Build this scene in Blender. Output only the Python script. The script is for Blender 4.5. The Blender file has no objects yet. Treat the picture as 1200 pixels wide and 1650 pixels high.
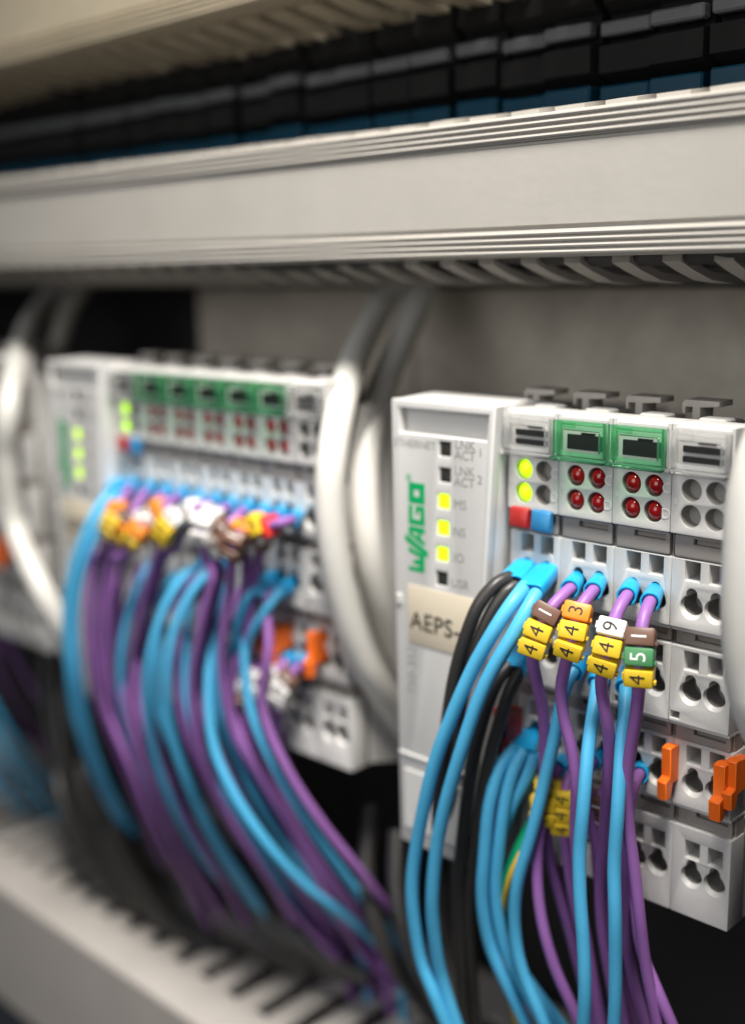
import bpy, bmesh, math, random
from mathutils import Vector, Matrix
random.seed(7)
S = 0.001                                   # everything below is written in millimetres
C = bpy.context.scene.collection
sc = bpy.context.scene

# ------------------------------------------------------------------ camera, world, lights, exposure
F = 1900.0                                  # focal length in photo pixels (photo 1200 px wide)
CX, CY = 600.0, 825.0
RX = (0.71893713, 0.12904921, -0.68299027)  # world X, Y, Z seen in camera axes (right, down, forward)
RY = (0.69489249, -0.15596724, 0.70199618)
RZ = (-0.01593205, -0.97929593, -0.20180597)
CAM = Vector((138.464, -177.306, 29.311))
cam = bpy.data.objects.new('camera', bpy.data.cameras.new('camera'))
C.objects.link(cam)
cam.matrix_world = Matrix(((RX[0], -RX[1], -RX[2], CAM.x*S), (RY[0], -RY[1], -RY[2], CAM.y*S),
                           (RZ[0], -RZ[1], -RZ[2], CAM.z*S), (0, 0, 0, 1)))
cam.data.sensor_fit = 'HORIZONTAL'; cam.data.sensor_width = 36; cam.data.lens = F/1200*36
cam.data.clip_start = 0.005; cam.data.clip_end = 20
cam.data.dof.use_dof = True; cam.data.dof.focus_distance = 0.205; cam.data.dof.aperture_fstop = 8.4
sc.camera = cam
w = bpy.data.worlds.new('World'); sc.world = w; w.use_nodes = True
w.node_tree.nodes['Background'].inputs[0].default_value = (0.80, 0.86, 1.0, 1)
w.node_tree.nodes['Background'].inputs[1].default_value = 0.02
sc.view_settings.view_transform = 'Standard'; sc.view_settings.look = 'None'
sc.view_settings.exposure = 0.12; sc.view_settings.gamma = 1
sc.cycles.max_bounces = 10; sc.cycles.transmission_bounces = 8; sc.cycles.use_denoising = True

def area(name, loc, target, size, power, col, spread=180):
    l = bpy.data.lights.new(name, 'AREA'); l.size = size*S; l.energy = power; l.color = col; l.spread = math.radians(spread)
    o = bpy.data.objects.new(name, l); C.objects.link(o)
    o.location = Vector(loc)*S
    d = (Vector(target) - Vector(loc)); o.rotation_euler = d.to_track_quat('-Z', 'Y').to_euler()
    return o
area('ceiling_lamp', (120, -135, 410), (-50, 0, 10), 130, 0.80, (1.0, 0.96, 0.90), 66)
area('fill_light', (40, -520, 190), (-20, 0, 45), 420, 0.29, (0.95, 0.965, 1.0), 72)  # fill light added in front to lift the front faces

def at(u, v, y):                            # a point of the photograph at depth y (mm) -> mm
    a, b = (u-CX)/F, (v-CY)/F
    r = Vector((RX[0]*a+RX[1]*b+RX[2], RY[0]*a+RY[1]*b+RY[2], RZ[0]*a+RZ[1]*b+RZ[2]))
    return CAM + r*((y-CAM.y)/r.y)

# ------------------------------------------------------------------ materials
MATS = {}
def mat(name, col, rough=0.45, bump=0.0, scale=900, metal=0, var=0.0, trans=0, emit=None, es=1, coat=0, sss=0):
    m = bpy.data.materials.new(name); m.use_nodes = True
    nt = m.node_tree; b = nt.nodes['Principled BSDF']
    b.inputs['Base Color'].default_value = (*col, 1); b.inputs['Roughness'].default_value = rough
    b.inputs['Metallic'].default_value = metal; b.inputs['Transmission Weight'].default_value = trans
    b.inputs['IOR'].default_value = 1.46; b.inputs['Coat Weight'].default_value = coat
    if sss:
        b.inputs['Subsurface Weight'].default_value = sss; b.inputs['Subsurface Scale'].default_value = 0.0012
        b.inputs['Subsurface Radius'].default_value = (1, 0.8, 0.7)
    if emit:
        b.inputs['Emission Color'].default_value = (*emit, 1); b.inputs['Emission Strength'].default_value = es
    tc = nt.nodes.new('ShaderNodeTexCoord')
    if var:
        n = nt.nodes.new('ShaderNodeTexNoise'); n.inputs['Scale'].default_value = 60; n.inputs['Detail'].default_value = 6
        n.inputs['Roughness'].default_value = 0.7
        nt.links.new(tc.outputs['Object'], n.inputs['Vector'])
        r = nt.nodes.new('ShaderNodeValToRGB')
        r.color_ramp.elements[0].position = 0.3; r.color_ramp.elements[1].position = 0.7
        r.color_ramp.elements[0].color = (*[c*(1-var) for c in col], 1)
        r.color_ramp.elements[1].color = (*[min(1, c*(1+var*0.5)) for c in col], 1)
        nt.links.new(n.outputs[0], r.inputs[0]); nt.links.new(r.outputs[0], b.inputs['Base Color'])
        mr = nt.nodes.new('ShaderNodeMapRange'); mr.inputs[3].default_value = rough-0.08; mr.inputs[4].default_value = rough+0.12
        nt.links.new(n.outputs[0], mr.inputs[0]); nt.links.new(mr.outputs[0], b.inputs['Roughness'])
    if bump:
        n = nt.nodes.new('ShaderNodeTexNoise'); n.inputs['Scale'].default_value = scale; n.inputs['Detail'].default_value = 3
        nt.links.new(tc.outputs['Object'], n.inputs['Vector'])
        k = nt.nodes.new('ShaderNodeBump'); k.inputs['Strength'].default_value = bump; k.inputs['Distance'].default_value = 0.0003
        nt.links.new(n.outputs[0], k.inputs['Height']); nt.links.new(k.outputs[0], b.inputs['Normal'])
    MATS[name] = m
    return m
mat('housing', (0.60, 0.585, 0.56), 0.42, 0.12, 1500, var=0.05)
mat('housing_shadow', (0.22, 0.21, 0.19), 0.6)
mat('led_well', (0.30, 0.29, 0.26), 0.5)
mat('coupler_plastic', (0.62, 0.61, 0.59), 0.42, 0.10, 1500, var=0.05)
mat('carrier', (0.30, 0.27, 0.24), 0.5, 0.1, 1500, var=0.1)
mat('latch', (0.42, 0.39, 0.35), 0.5, 0.1, 1500, var=0.08)
mat('duct', (0.42, 0.395, 0.355), 0.5, 0.10, 500, var=0.05)
mat('duct_low', (0.50, 0.465, 0.43), 0.5, 0.10, 500, var=0.06)
mat('duct_side', (0.42, 0.39, 0.35), 0.42, 0.10, 500, var=0.08)
mat('old_duct', (0.42, 0.36, 0.26), 0.5, 0.1, 500, var=0.1)
def cover_mat(name, tint, diff, dw):
    m = bpy.data.materials.new(name); m.use_nodes = True; nt = m.node_tree; nt.nodes.clear()
    out = nt.nodes.new('ShaderNodeOutputMaterial'); tr = nt.nodes.new('ShaderNodeBsdfTransparent'); tr.inputs[0].default_value = (*tint, 1)
    df = nt.nodes.new('ShaderNodeBsdfDiffuse'); df.inputs[0].default_value = (*diff, 1)
    gl = nt.nodes.new('ShaderNodeBsdfGlossy'); gl.inputs[1].default_value = 0.12
    fr = nt.nodes.new('ShaderNodeFresnel'); fr.inputs[0].default_value = 1.3
    a = nt.nodes.new('ShaderNodeMixShader'); a.inputs[0].default_value = dw
    b = nt.nodes.new('ShaderNodeMixShader')
    L = nt.links.new
    L(tr.outputs[0], a.inputs[1]); L(df.outputs[0], a.inputs[2]); L(fr.outputs[0], b.inputs[0]); L(a.outputs[0], b.inputs[1]); L(gl.outputs[0], b.inputs[2]); L(b.outputs[0], out.inputs[0])
    MATS[name] = m
cover_mat('clear', (0.985, 0.985, 0.98), (0.9, 0.9, 0.88), 0.13)
cover_mat('green_clear', (0.78, 0.95, 0.83), (0.12, 0.60, 0.28), 0.11)
mat('black_plastic', (0.012, 0.013, 0.012), 0.7)
mat('metal_contact', (0.5, 0.5, 0.5), 0.3, metal=1)
mat('led_red', (0.42, 0.01, 0.01), 0.15, trans=0.25, coat=0.6)
mat('led_lit', (0.5, 0.8, 0.02), 0.3, emit=(0.50, 1.0, 0.0), es=1.15)
mat('window_lit', (0.5, 0.8, 0.02), 0.3, emit=(0.62, 1.0, 0.0), es=1.0)
mat('window_dark', (0.04, 0.04, 0.035), 0.25)
mat('red_tag', (0.36, 0.02, 0.018), 0.4, 0.1)
mat('blue_tag', (0.03, 0.20, 0.42), 0.4, 0.1)
mat('ferrule_blue', (0.015, 0.38, 0.74), 0.33, 0.05, 1200, sss=0.15)
mat('wire_blue', (0.085, 0.45, 0.74), 0.40, 0.08, 1500, var=0.10)
mat('wire_purple', (0.31, 0.135, 0.41), 0.40, 0.08, 1500, var=0.10)
mat('wire_black', (0.042, 0.039, 0.037), 0.38, 0.08, 1500)
mat('wire_green', (0.0, 0.22, 0.10), 0.4)
mat('wire_yellow', (0.65, 0.42, 0.03), 0.4)
mat('cable_white', (0.70, 0.68, 0.63), 0.36, 0.08, 600, var=0.06)
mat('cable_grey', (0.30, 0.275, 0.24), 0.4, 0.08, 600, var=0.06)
mat('tag_yellow', (0.82, 0.55, 0.03), 0.38, 0.08, 1500, var=0.06)
mat('tag_orange', (0.85, 0.27, 0.02), 0.38, 0.08, 1500, var=0.06)
mat('tag_brown', (0.15, 0.075, 0.05), 0.4, 0.08, 1500, var=0.06)
mat('tag_white', (0.72, 0.70, 0.68), 0.38, 0.08, 1500, var=0.04)
mat('tag_green', (0.06, 0.23, 0.09), 0.4, 0.08, 1500, var=0.06)
mat('tag_red', (0.60, 0.03, 0.02), 0.4, 0.08)
mat('clip_orange', (0.85, 0.15, 0.012), 0.35, 0.05, sss=0.1)
mat('ink', (0.025, 0.022, 0.02), 0.6)
mat('ink_white', (0.80, 0.80, 0.78), 0.5)
mat('ink_faint', (0.25, 0.25, 0.23), 0.6)
mat('ink_emboss', (0.72, 0.71, 0.69), 0.5)
mat('logo_green', (0.0, 0.36, 0.11), 0.45)
mat('label_tape', (0.68, 0.60, 0.46), 0.5, 0.06, var=0.05)
mat('panel_zinc', (0.70, 0.63, 0.52), 0.45, 0.1, 60, var=0.22)
mat('panel_dark', (0.02, 0.02, 0.02), 0.6, 0.1)  # near-black: the shade on the unlit back panel is put into its colour
mat('rod_grey', (0.13, 0.135, 0.14), 0.4, var=0.15)
mat('terminal_blue', (0.0, 0.045, 0.08), 0.45, var=0.1)
mat('terminal_black', (0.005, 0.0045, 0.004), 0.85)
mat('cap_glow', (0.55, 0.62, 0.45), 0.4)

# ------------------------------------------------------------------ helpers
def thing(name, label, cat, loc=(0, 0, 0), group=None):
    o = bpy.data.objects.new(name, None); C.objects.link(o); o.empty_display_size = 0.005
    o.location = Vector(loc)*S; o['label'] = label; o['category'] = cat
    if group: o['group'] = group
    return o
def tag(o, label, cat, group=None):
    o['label'] = label; o['category'] = cat
    if group: o['group'] = group
    return o
def finish(me, mats, smooth=True, angle=35):
    for m in mats: me.materials.append(MATS[m])
    if smooth:
        me.polygons.foreach_set('use_smooth', [True]*len(me.polygons))
        try: me.set_sharp_from_angle(angle=math.radians(angle))
        except Exception: pass
def obj(name, bm, mats, parent=None, off=(0, 0, 0), smooth=True, label=None):
    """bmesh in mm -> one linked mesh object in metres; off is taken away (origin of the thing)."""
    if isinstance(mats, str): mats = [mats]
    bmesh.ops.transform(bm, matrix=Matrix.Scale(S, 4) @ Matrix.Translation(-Vector(off)), verts=bm.verts)
    me = bpy.data.meshes.new(name); bm.to_mesh(me); bm.free(); finish(me, mats, smooth)
    o = bpy.data.objects.new(name, me); C.objects.link(o)
    if parent: o.parent = parent
    if label: o['label'] = label
    return o
def box(bm, x0, x1, y0, y1, z0, z1, mi=0, bev=0.0, seg=1):
    r = bmesh.ops.create_cube(bm, size=1)
    vs = r['verts']
    for v in vs:
        v.co = Vector(((x0+x1)/2+v.co.x*(x1-x0), (y0+y1)/2+v.co.y*(y1-y0), (z0+z1)/2+v.co.z*(z1-z0)))
    fs = {f for v in vs for f in v.link_faces}
    if bev:
        es = list({e for v in vs for e in v.link_edges})
        r = bmesh.ops.bevel(bm, geom=es, offset=bev, segments=seg, affect='EDGES', profile=0.5)
        fs = set(r['faces']) | {f for f in fs if f.is_valid}
        fs = {f for f in fs if f.is_valid}
    for f in fs: f.material_index = mi
    return fs
def obox(bm, c, ax, ay, az, sx, sy, sz, mi=0, bev=0.0, seg=1):
    """box with centre c and unit axes ax, ay, az"""
    b2 = bmesh.new(); box(b2, -sx/2, sx/2, -sy/2, sy/2, -sz/2, sz/2, mi, bev, seg)
    m = Matrix(((ax.x, ay.x, az.x, c.x), (ax.y, ay.y, az.y, c.y), (ax.z, ay.z, az.z, c.z), (0, 0, 0, 1)))
    bmesh.ops.transform(b2, matrix=m, verts=b2.verts)
    merge(bm, b2)
def merge(bm, b2):
    me = bpy.data.meshes.new('tmp'); b2.to_mesh(me); b2.free(); bm.from_mesh(me); bpy.data.meshes.remove(me)
def plate(bm, outer, holes, y0, th, bev=0.12, mi=0):
    """flat plate in the XZ plane with real holes; front face at y0, thickness th"""
    cu = bpy.data.curves.new('tmp', 'CURVE'); cu.dimensions = '2D'; cu.fill_mode = 'BOTH'
    cu.extrude = th/2 - bev; cu.bevel_depth = bev; cu.bevel_resolution = 1; cu.offset = -bev
    for pts in [outer]+holes:
        sp = cu.splines.new('POLY'); sp.points.add(len(pts)-1)
        for p, q in zip(sp.points, pts): p.co = (q[0], q[1], 0, 1)
        sp.use_cyclic_u = True
    curve_into(bm, cu, lambda x, y, z: (x, y0+th/2-z, y), mi)
def curve_into(bm, cu, f, mi=0):
    o = bpy.data.objects.new('tmp', cu); C.objects.link(o)
    dg = bpy.context.evaluated_depsgraph_get(); me = bpy.data.meshes.new_from_object(o.evaluated_get(dg))
    b2 = bmesh.new(); b2.from_mesh(me)
    for v in b2.verts: v.co = Vector(f(*v.co))
    for fc in b2.faces: fc.material_index = mi
    bmesh.ops.remove_doubles(b2, verts=b2.verts, dist=0.0005)
    bmesh.ops.recalc_face_normals(b2, faces=b2.faces)
    merge(bm, b2)
    bpy.data.objects.remove(o); bpy.data.meshes.remove(me)
    (bpy.data.curves).remove(cu)
def text(bm, s, size, pos, right, up, depth=0.04, mi=0, bold=0.0, align='CENTER', spacing=1.0):
    cu = bpy.data.curves.new('tmp', 'FONT'); cu.body = s; cu.size = size; cu.extrude = depth; cu.offset = bold
    cu.align_x = align; cu.align_y = 'CENTER'; cu.resolution_u = 4; cu.space_character = spacing
    right = Vector(right).normalized(); up = Vector(up).normalized(); n = right.cross(up); pos = Vector(pos)
    curve_into(bm, cu, lambda x, y, z: pos+right*x+up*y+n*z, mi)
def rect(x0, x1, z0, z1, r=0.0):
    if not r: return [(x0, z0), (x1, z0), (x1, z1), (x0, z1)]
    out = []
    for cx, cz, a in ((x1-r, z0+r, -90), (x1-r, z1-r, 0), (x0+r, z1-r, 90), (x0+r, z0+r, 180)):
        for k in range(4): t = math.radians(a+30*k); out.append((cx+r*math.cos(t), cz+r*math.sin(t)))
    return out
def circ(cx, cz, r, n=28): return [(cx+r*math.cos(2*math.pi*k/n), cz+r*math.sin(2*math.pi*k/n)) for k in range(n)]
def keyhole(cx, cz, r, r2, d, n=36):
    out = []
    for k in range(n):
        t = 2*math.pi*k/n; c, s_ = math.cos(t), math.sin(t); R_ = r
        disc = (s_*d)**2-(d*d-r2*r2)
        if s_ > 0 and disc > 0: R_ = max(R_, s_*d+math.sqrt(disc))
        out.append((cx+R_*c, cz+R_*s_))
    return out
def loft(bm, rings, mi=0, flip=False):
    vr = [[bm.verts.new(p) for p in r] for r in rings]
    for a, b in zip(vr, vr[1:]):
        n = len(a)
        for i in range(n):
            q = [a[i], a[(i+1) % n], b[(i+1) % n], b[i]]
            f = bm.faces.new(q[::-1] if flip else q); f.material_index = mi
    return vr
def prism_x(bm, prof, x0, x1, mi=0):
    """closed profile of (y, z) extruded along X"""
    a = [bm.verts.new((x0, y, z)) for y, z in prof]; b = [bm.verts.new((x1, y, z)) for y, z in prof]
    n = len(prof); fs = [bm.faces.new([a[i], a[(i+1) % n], b[(i+1) % n], b[i]]) for i in range(n)]
    fs += [bm.faces.new(a[::-1]), bm.faces.new(b)]
    for f in fs: f.material_index = mi
    bmesh.ops.recalc_face_normals(bm, faces=fs)
def spline(P, step=2.0):
    P = [Vector(p) for p in P]; Q = [P[0]*2-P[1]]+P+[P[-1]*2-P[-2]]; out = []
    for i in range(1, len(Q)-2):
        p0, p1, p2, p3 = Q[i-1:i+3]; n = max(2, int((p2-p1).length/step))
        for k in range(n):
            t = k/n
            out.append(0.5*((2*p1)+(p2-p0)*t+(2*p0-5*p1+4*p2-p3)*t*t+(3*p1-p0-3*p2+p3)*t**3))
    out.append(P[-1]); return out
def tube(bm, pts, r, n=14, mi=0, rfun=None):
    T = [(pts[min(i+1, len(pts)-1)]-pts[max(i-1, 0)]).normalized() for i in range(len(pts))]
    u = T[0].orthogonal().normalized(); rings = []
    for i, (p, t) in enumerate(zip(pts, T)):
        u = (u-t*u.dot(t)).normalized(); v = t.cross(u); rr = rfun(i/(len(pts)-1)) if rfun else r
        rings.append([p+(u*math.cos(2*math.pi*k/n)+v*math.sin(2*math.pi*k/n))*rr for k in range(n)])
    vr = loft(bm, rings, mi)
    for ring in (vr[0][::-1], vr[-1]):
        f = bm.faces.new(ring); f.material_index = mi
    return T
def walk(pts, d):
    """point and tangent at arc length d"""
    for a, b in zip(pts, pts[1:]):
        l = (b-a).length
        if d <= l: return a+(b-a)*(d/l), (b-a).normalized()
        d -= l
    return pts[-1], (pts[-1]-pts[-2]).normalized()
def dup(root, loc, label, group=None):
    r = root.copy(); C.objects.link(r); r.location = Vector(loc)*S; r['label'] = label
    if group: r['group'] = group
    for ch in list(root.children):
        c = ch.copy(); C.objects.link(c); c.parent = r
        for g in list(ch.children):
            d = g.copy(); C.objects.link(d); d.parent = c
    return r

# ------------------------------------------------------------------ the setting: cabinet back panel
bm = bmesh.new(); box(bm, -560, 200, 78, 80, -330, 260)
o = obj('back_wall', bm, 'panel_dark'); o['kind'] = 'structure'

# pale mounting plates behind the wiring, seen between duct and stations
for u0, u1, lab in ((318, 664, 'pale grey mounting plate behind the thick cables, between the two stations'),
                    (668, 1330, 'wide grey-brown mounting plate behind the sharp station, under the duct')):
    a = at(u0, 500, 72); b = at(u1, 500, 72)
    zt = at(u0, 470, 72).z
    bm = bmesh.new(); box(bm, a.x, b.x, 72, 74, -25, 24, 0, 0.4)
    for k in (0.12, 0.88):
        r = bmesh.ops.create_cone(bm, cap_ends=True, segments=16, radius1=2.2, radius2=2.2, depth=1,
                                  matrix=Matrix.Translation((a.x+(b.x-a.x)*k, 71.6, -4)) @ Matrix.Rotation(math.pi/2, 4, 'X'))
    tag(obj('mounting_plate', bm, 'panel_zinc'), lab, 'plate', 'plates behind the stations')
# mounting rail
bm = bmesh.new(); prism_x(bm, [(60, -27), (61, -27), (61, -32), (67, -32), (67, -55), (61, -55), (61, -60), (60, -60), (60, -54), (66, -54), (66, -33), (60, -33)], -420, 110)
tag(obj('mounting_rail', bm, 'metal_contact'), 'metal mounting rail carrying the input output stations', 'rail')

# ------------------------------------------------------------------ wiring ducts
def lid_profile(y, z0, z1, ridge=1.1, nr=4):
    """front lid: ribbed borders top and bottom, flat panel between"""
    pts = []
    def ribs(za, sgn):
        out = []
        for k in range(nr):
            b = za+sgn*k*ridge
            out += [(y+0.35, b), (y-0.25, b+sgn*0.2), (y-0.35, b+sgn*0.5), (y-0.2, b+sgn*0.78), (y+0.30, b+sgn*0.86)]
        out.append((y+0.35, za+sgn*(nr*ridge)))
        out.append((y+0.9, za+sgn*(nr*ridge+0.15)))
        out.append((y+0.9, za+sgn*(nr*ridge+0.55)))
        out.append((y+0.3, za+sgn*(nr*ridge+0.9)))
        return out
    top = ribs(z1, -1); bot = ribs(z0, 1)[::-1]
    return top+bot+[(y+1.5, z0-0.25), (y+9, z0-0.3), (y+9, z0+0.9), (y+2.2, z0+1.2), (y+2.2, z1-1.2), (y+9, z1-0.9), (y+9, z1+0.3), (y+1.5, z1+0.25)]
def fingers(bm, x0, x1, zf, zb, y0, y1, ysol, pitch, wd, th, sgn):
    """slotted side wall: fingers from the lid (y0) to the solid strip (ysol..y1), bulging by zb-zf"""
    n = int((x1-x0)/pitch)
    for k in range(n):
        x = x0+k*pitch+random.uniform(-0.3, 0.3); ww = wd
        bl = random.uniform(-0.5, 0.5)
        sec = []
        for t in (0, 0.15, 0.4, 0.7, 1.0):
            yy = y0+(ysol-y0)*t; zz = zf+(zb-zf)*math.sin(min(1, t*1.6)*math.pi/2)+bl*t*(1-t)*2
            sec.append((yy, zz))
        prof = sec+[(p[0], p[1]-sgn*th) for p in sec[::-1]]
        prism_x(bm, prof, x, x+ww)
    prof = [(ysol, zb), (y1, zb), (y1, zb-sgn*th), (ysol, zb-sgn*th)]
    prism_x(bm, prof, x0, x1)

t = thing('wiring_duct', 'long light grey wiring duct with ribbed lid above the stations', 'wiring duct', (0, -2, 31), 'wiring ducts')
bm = bmesh.new(); prism_x(bm, lid_profile(-2, 31.3, 55.5), -430, 130)
obj('lid', bm, 'duct', t, (0, -2, 31), smooth=False)
bm = bmesh.new(); fingers(bm, -430, 130, 29.8, 25.6, 6.5, 70, 34, 10, 3.6, 1.5, -1)
obj('slotted_wall', bm, 'duct_side', t, (0, -2, 31))
bm = bmesh.new(); fingers(bm, -430, 130, 57, 59, 3, 70, 34, 10, 6.2, 1.5, 1)
obj('slotted_wall', bm, 'duct_side', t, (0, -2, 31))
bm = bmesh.new(); box(bm, -430, 130, 70, 72, 25, 60)
obj('base', bm, 'duct_side', t, (0, -2, 31))

zl = at(0, 1433, -2).z
t = thing('wiring_duct', 'dull grey wiring duct with open slots running along the bottom left corner', 'wiring duct', (0, -2, zl), 'wiring ducts')
bm = bmesh.new(); prism_x(bm, [(-2, zl-0.6), (-2, zl-45), (0, zl-45), (0, zl-2), (13, zl-1.2), (13, zl+0.5), (0, zl+0.5), (-1.4, zl+0.2)], -430, 60)
obj('lid', bm, 'duct_low', t, (0, -2, zl), smooth=False)
bm = bmesh.new(); fingers(bm, -430, 60, zl+0.2, zl+0.6, 12.5, 70, 56, 13, 7.4, 1.5, 1)
obj('slotted_wall', bm, 'duct_low', t, (0, -2, zl))
bm = bmesh.new(); box(bm, -430, 60, 70, 72, zl-45, zl+1)
obj('base', bm, 'duct_side', t, (0, -2, zl))

zt = at(0, 125, -2).z
t = thing('wiring_duct', 'yellowish beige wiring duct out of focus at the top left corner', 'wiring duct', (0, -2, zt), 'wiring ducts')
bm = bmesh.new(); prism_x(bm, lid_profile(-2, zt+3, zt+50), -430, 60)
obj('lid', bm, 'old_duct', t, (0, -2, zt), smooth=False)
bm = bmesh.new(); fingers(bm, -430, 60, zt+2, zt, 5, 70, 34, 10, 6.2, 1.5, -1)
obj('slotted_wall', bm, 'old_duct', t, (0, -2, zt))

# ------------------------------------------------------------------ dark terminal row above the duct
ROWY = 26
zr = at(860, 62, ROWY).z; zb_ = at(900, 160, ROWY+8).z
def make_terminal():
    t = thing('terminal_block', '', 'terminal block')
    bm = bmesh.new()
    prism_x(bm, [(2, 24), (40, 24), (40, -26), (6, -26), (6, -10), (-1, -8), (-1, -3), (3, -2.2), (3, 3), (0, 5), (0, 14), (2, 16)], 0.25, 11.3)
    obj('housing', bm, 'terminal_black', t)
    bm = bmesh.new(); box(bm, 0.4, 11.3, -1.2, 1.6, -1.3, 1.3, 0, 0.4); obj('marker_plate', bm, 'rod_grey', t)
    bm = bmesh.new(); box(bm, 0.4, 11.4, -1.0, 5.5, -17.5, -10.4, 0, 0.4); obj('blue_foot', bm, 'terminal_blue', t)
    bm = bmesh.new(); tube(bm, spline([(5.6, 0, 9), (5.2, -4, 10), (5.6, -6, 15), (6, -3, 26), (6, 6, 40)]), 1.3, 10); obj('lead', bm, 'wire_black', t)
    return t
tb = make_terminal()
nT = 26
for k in range(nT):
    x = at(1250, 20, ROWY).x - 12*(k+1); zk = zr+random.uniform(-0.5, 0.5); yk = ROWY+random.uniform(-1, 2)
    where = 'rightmost' if k == 0 else ('leftmost' if k == nT-1 else None)
    lab = 'small black terminal block with grey marker plate in the dark row above the duct'
    if k == 0:
        tb.location = Vector((x, ROWY, zr))*S; tb['label'] = lab; tb['group'] = 'black terminal blocks above the duct'
    else: dup(tb, (x, yk, zk), lab, 'black terminal blocks above the duct')

# ------------------------------------------------------------------ input output modules
ROWS = [(1.0, -20.4, -32.8, -22.4, -28.3), (1.8, -36.3, -50.6, -38.8, -44.2),
        (4.0, -54.6, -67.2, -57.1, -62.3), (5.0, -71.6, -89.2, -75.9, -80.7)]
COLX = (4.2, 8.9)
def make_module(kind):
    t = thing('io_module', '', 'module')
    bm = bmesh.new()
    # mi: 0 housing, 1 dark interior
    leds = [(x, z) for z in (-8.1, -12.6) for x in (3.9, 8.55)]
    plate(bm, rect(0.06, 11.94, -15.9, -4.6, 0.25), [circ(x, z, 1.95) for x, z in leds], 0, 2.6, 0.14)
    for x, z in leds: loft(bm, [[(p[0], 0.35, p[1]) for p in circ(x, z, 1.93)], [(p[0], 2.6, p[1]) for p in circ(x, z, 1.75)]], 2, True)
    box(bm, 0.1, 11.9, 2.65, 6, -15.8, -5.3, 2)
    for (y, z1, z0, zs, zh) in ROWS:
        holes = [rect(x-1.5, x+1.5, zs-1.75, zs+1.75, 0.15) for x in COLX]+[keyhole(x, zh-0.45, 2.2, 1.15, 2.2) for x in COLX]
        if y == 1.8: holes.append(rect(0.35, 2.2, z0+0.6, z0+2.0))
        plate(bm, rect(0.06, 11.94, z0, z1, 0.2), holes, y, 5.0, 0.12)
        for x in COLX:
            a = keyhole(x, zh-0.45, 2.22, 1.17, 2.2); b = keyhole(x, zh-0.05, 1.98, 1.12, 1.85)
            loft(bm, [[(p[0], y+0.12, p[1]) for p in a], [(p[0], y+0.9, p[1]) for p in b]], 0, True)
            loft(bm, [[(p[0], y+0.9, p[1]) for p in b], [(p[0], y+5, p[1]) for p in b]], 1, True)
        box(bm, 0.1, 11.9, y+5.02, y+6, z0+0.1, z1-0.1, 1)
    # body behind (stepped side profile)
    prism_x(bm, [(6.2, -5), (6.2, -34), (7.9, -34.1), (7.9, -52), (10.1, -52.1), (10.1, -69), (11.1, -69.1), (11.1, -88.8), (30, -94), (62, -90), (62, -8), (30, -3), (6.2, -3)], 0.1, 11.9, 0)
    # ledges over each marker channel
    for y, z in ((1.0, -32.8), (1.8, -50.6), (4.0, -67.2)):
        box(bm, 0.08, 11.92, y+0.5, y+6, z-0.7, z-0.05, 0, 0.1)
    # head
    prism_x(bm, [(-0.2, 2.5), (0.3, 3.0), (7, 3.0), (7, -3), (6.1, -3), (6.1, -5.1), (0.2, -5.1), (-0.2, -4.8)], 0.08, 11.92, 0)
    box(bm, 0.6, 6.0, 7.02, 11, -4, 3.3, 0, 0.35)
    for xs in ((0.08, 0.75), (11.2, 11.92)):
        box(bm, xs[0], xs[1], -0.6, 1.5, -5.0, 3.2, 0, 0.15)
    housing = obj('housing', bm, ['housing', 'housing_shadow', 'led_well'], t)
    # latch on top: hooked T
    bm = bmesh.new()
    pr = [(3.0, -2), (3.0, 8.5), (1.6, 8.5), (1.6, 7.3), (0.9, 7.3), (0.9, 9.2), (1.5, 9.8), (8.4, 9.8), (8.4, 8.8), (4.6, 8.5), (4.6, -2)]
    plate(bm, [(x-6.4, z-4.1) for x, z in pr], [], 12, 5.0, 0.2)
    box(bm, -4.5, 3.0, 15, 20, -4, 2.0, 0, 0.3)
    obj('latch', bm, 'latch', t)
    # marker carriers
    for (y, z1, z0) in ((0.3, -16.1, -20.2), (2.0, -33.6, -36.2), (3.0, -51.4, -54.5), (5.2, -68.0, -71.5)):
        bm = bmesh.new()
        plate(bm, rect(0.5, 11.5, z0+0.1, z1-0.1, 0.4), [rect(4.2, 10.6, z1-1.55, z1-0.55)], y+0.7, 1.0, 0.15)
        box(bm, 0.3, 11.7, y+1.9, y+5, z0-0.3, z1+0.3, 0)
        obj('marker_carrier', bm, 'carrier', t)
    # embossed letters
    bm = bmesh.new()
    for s_, z in (('C', -8.3), ('D', -12.8)): text(bm, s_, 2.6, (11.1, -0.02, z), (1, 0, 0), (0, 0, 1), 0.07)
    text(bm, 'S', 1.3, (1.0, -0.02, -10.4), (1, 0, 0), (0, 0, 1), 0.05)
    obj('lettering', bm, 'ink_emboss', t, smooth=False)
    # cover
    cm = 'green_clear' if kind == 'input' else 'clear'
    bm = bmesh.new()
    plate(bm, rect(0.35, 11.65, -4.3, 2.2, 0.3), [rect(2.2, 10.4, -3.4, 0.5, 0.2)], -2.6, 0.9, 0.15)
    for x0, x1 in ((0.4, 1.3), (10.7, 11.6)): box(bm, x0, x1, -1.68, -0.65, -4.2, 2.1, 0, 0.1)
    box(bm, 1.4, 10.6, -1.66, -0.7, 1.3, 2.1, 0, 0.1)
    box(bm, 0.2, 11.8, -3.2, -0.7, -5.2, -4.35, 0, 0.3, 2)
    box(bm, 2.3, 5.6, -2.9, -2.62, 1.0, 1.9, 0, 0.1)
    cov = obj('marker_cover', bm, cm, t)
    bm = bmesh.new()
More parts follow.
